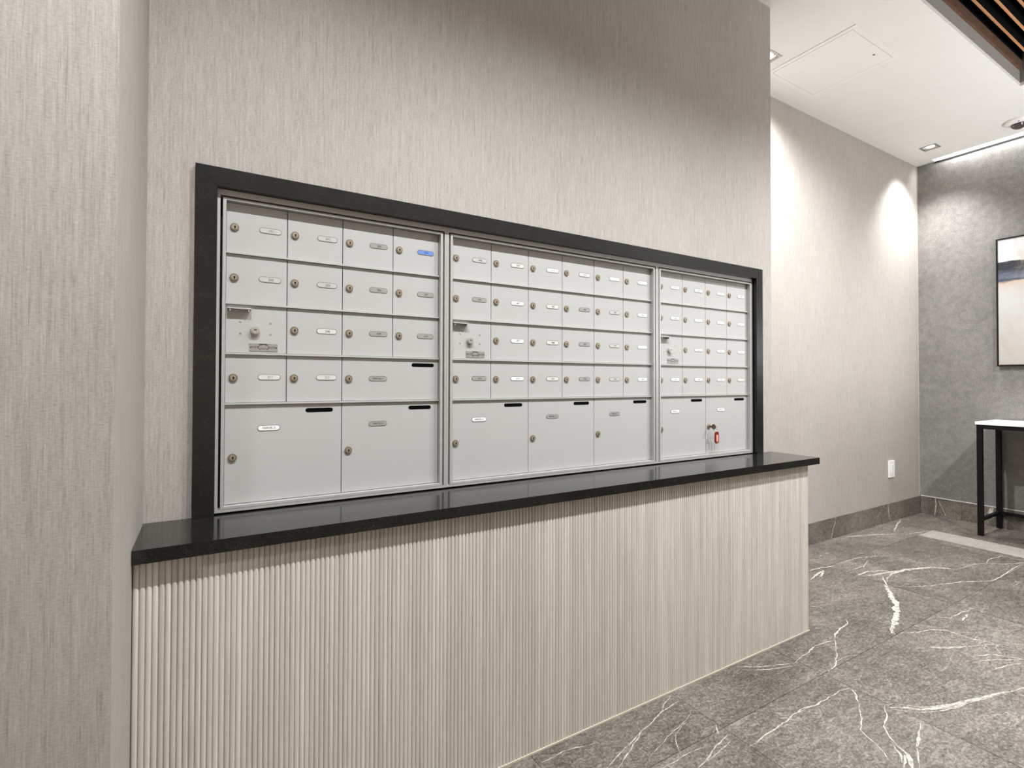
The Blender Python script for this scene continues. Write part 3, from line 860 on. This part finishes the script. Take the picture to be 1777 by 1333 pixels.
sl = thing('slat_ceiling', 'warm oak slats over black backing in the ceiling recess', 'slatted ceiling', ((RX0 + RX1)/2, (RY0 + RY1)/2, H + 0.10))
hx = (RX1 - RX0)/2 - 0.003
b = B(); box(b, (-hx, -0.0025, 0.0), (hx, 0.0093, 0.085)); slat_me = mesh('slat', b, [slat_wood, black_backing])
for p in slat_me.polygons:
    if abs(p.normal.z) < 0.5: p.material_index = 1
yc = RY1 - 0.0185 - 0.0562
b = B(); box(b, (-hx, RY1 - 0.012 - (RY0+RY1)/2, -0.012), (hx, RY1 - 0.0005 - (RY0+RY1)/2, 0.040)); obj('edge_board', b, edge_wood, sl, bevel=0.001)
k = 0
while yc > RY0 + 0.015:
    link('slat', slat_me, sl, (0, yc - (RY0 + RY1)/2, 0)); yc -= 0.0562; k += 1
b = B(); box(b, (-hx, RY0 + 0.001 - (RY0 + RY1)/2, 0.086), (hx, RY1 - 0.001 - (RY0 + RY1)/2, 0.10))
box(b, (-hx, RY1 - 0.012 - (RY0+RY1)/2, 0.0405), (hx, RY1 - 0.001 - (RY0+RY1)/2, 0.0858))
obj('backing_board', b, black_backing, sl)

# ------------------------------------------------------------------ on the walls
ol = thing('wall_outlet', 'white outlet cover low on the light wall', 'outlet', (4.396, YF, 0.3825))
b = B(); box(b, (-0.041, -0.009, -0.061), (0.041, -0.0003, 0.061)); obj('cover_plate', b, white_paint, ol, bevel=0.003)
b = B(); box(b, (-0.018, -0.0105, -0.034), (0.018, -0.0088, 0.034)); obj('insert', b, white_paint, ol, bevel=0.001)

def painting_mat():
    k = M_('abstract_coast_paint', rough=0.6, spec=0.3)
    g = k.n('ShaderNodeTexCoord'); sp = k.n('ShaderNodeSeparateXYZ'); k.l(g.outputs['Object'], sp.inputs[0])
    v = k.coords((1, 3.0, 9.0)); n1 = k.noise(v, 1.2, 5, 0.6, 0.8)
    z = k.math('ADD', sp.outputs[2], k.math('MULTIPLY', k.math('SUBTRACT', n1, 0.5), 0.09))
    # heights measured from the bottom edge of the 0.9 m canvas
    base = k.ramp(k.math('DIVIDE', z, 0.9), [(0.0, srgb(172,166,157)), (0.12, srgb(180,174,166)), (0.30, srgb(186,183,178)), (0.50, srgb(194,192,188)),
        (0.60, srgb(192,188,184)), (0.645, srgb(196,172,156)), (0.66, srgb(70,74,86)), (0.70, srgb(92,98,112)), (0.75, srgb(48,50,58)), (0.80, srgb(44,45,52)), (0.812, srgb(206,205,203)), (1.0, srgb(212,211,209))])
    n2 = k.noise(k.coords((1, 5, 26)), 1, 5, 0.7, 1.0)
    n3 = k.noise(k.coords((1, 9, 3)), 1, 4, 0.7, 0.5)
    c = k.mix(k.ramp(n2, [(0.5, (0,0,0,1)), (0.75, (0.35,0.35,0.35,1))]), base, srgb(178,184,196))
    c = k.mix(k.ramp(n3, [(0.55, (0,0,0,1)), (0.74, (0.4,0.4,0.4,1))]), c, srgb(168,154,140))
    k.color(c); k.bump(n2, 0.3, 0.002)
    return k.m
PW, PZ0, PZ1 = 1.20, 1.1405, 2.0405
pf = thing('framed_picture', 'large abstract seascape in a thin black frame on the dark wall', 'picture', (4.83, -0.047 - PW/2, PZ0))
ph = PZ1 - PZ0
b = B()
for a in ((-PW/2, 0, PW/2, 0.009), (-PW/2, ph - 0.009, PW/2, ph), (-PW/2, 0.009, -PW/2 + 0.009, ph - 0.009), (PW/2 - 0.009, 0.009, PW/2, ph - 0.009)):
    box(b, (0, a[0], a[1]), (0.036, a[2], a[3]))
obj('frame', b, black_metal, pf, bevel=0.0008)
b = B(); box(b, (0.003, -PW/2 + 0.0095, 0.0095), (0.033, PW/2 - 0.0095, ph - 0.0095)); obj('canvas', b, painting_mat(), pf)

# ------------------------------------------------------------------ console table
TXF, TXB, TYL, TYR, TZ = 4.480, 4.850, -0.036, -1.25, 0.762
ct = thing('console_table', 'slim black metal console table with a white top against the dark wall', 'table', ((TXF+TXB)/2, (TYL+TYR)/2, 0))
ox, oy = (TXF+TXB)/2, (TYL+TYR)/2
def T(b, a, c): box(b, (a[0]-ox, a[1]-oy, a[2]), (c[0]-ox, c[1]-oy, c[2]))
b = B(); T(b, (TXF - 0.006, TYR - 0.006, TZ - 0.019), (TXB + 0.004, TYL + 0.006, TZ)); obj('table_top', b, table_white, ct, bevel=0.0012)
Ls = 0.028
for x in (TXF, TXB - Ls):
    for y in (TYL, TYR + Ls):
        b = B(); T(b, (x, y - Ls, 0.0003), (x + Ls, y, TZ - 0.0195)); obj('leg', b, black_metal, ct, bevel=0.001)
zr0, zr1 = TZ - 0.0195 - 0.028, TZ - 0.0195
for x in (TXF, TXB - Ls):
    b = B(); T(b, (x, TYR + Ls + 0.0003, zr0), (x + Ls, TYL - Ls - 0.0003, zr1)); obj('apron', b, black_metal, ct, bevel=0.001)
for y in (TYL, TYR + Ls):
    b = B(); T(b, (TXF + Ls + 0.0003, y - Ls, zr0), (TXB - Ls - 0.0003, y, zr1)); obj('apron', b, black_metal, ct, bevel=0.001)
    b = B(); T(b, (TXF + Ls + 0.0003, y - Ls + 0.004, 0.098), (TXB - Ls - 0.0003, y - 0.004, 0.118)); obj('stretcher', b, black_metal, ct, bevel=0.001)
b = B(); T(b, (TXB - Ls + 0.004, TYR + Ls + 0.0003, 0.098), (TXB - 0.004, TYL - Ls - 0.0003, 0.118)); obj('stretcher', b, black_metal, ct, bevel=0.001)
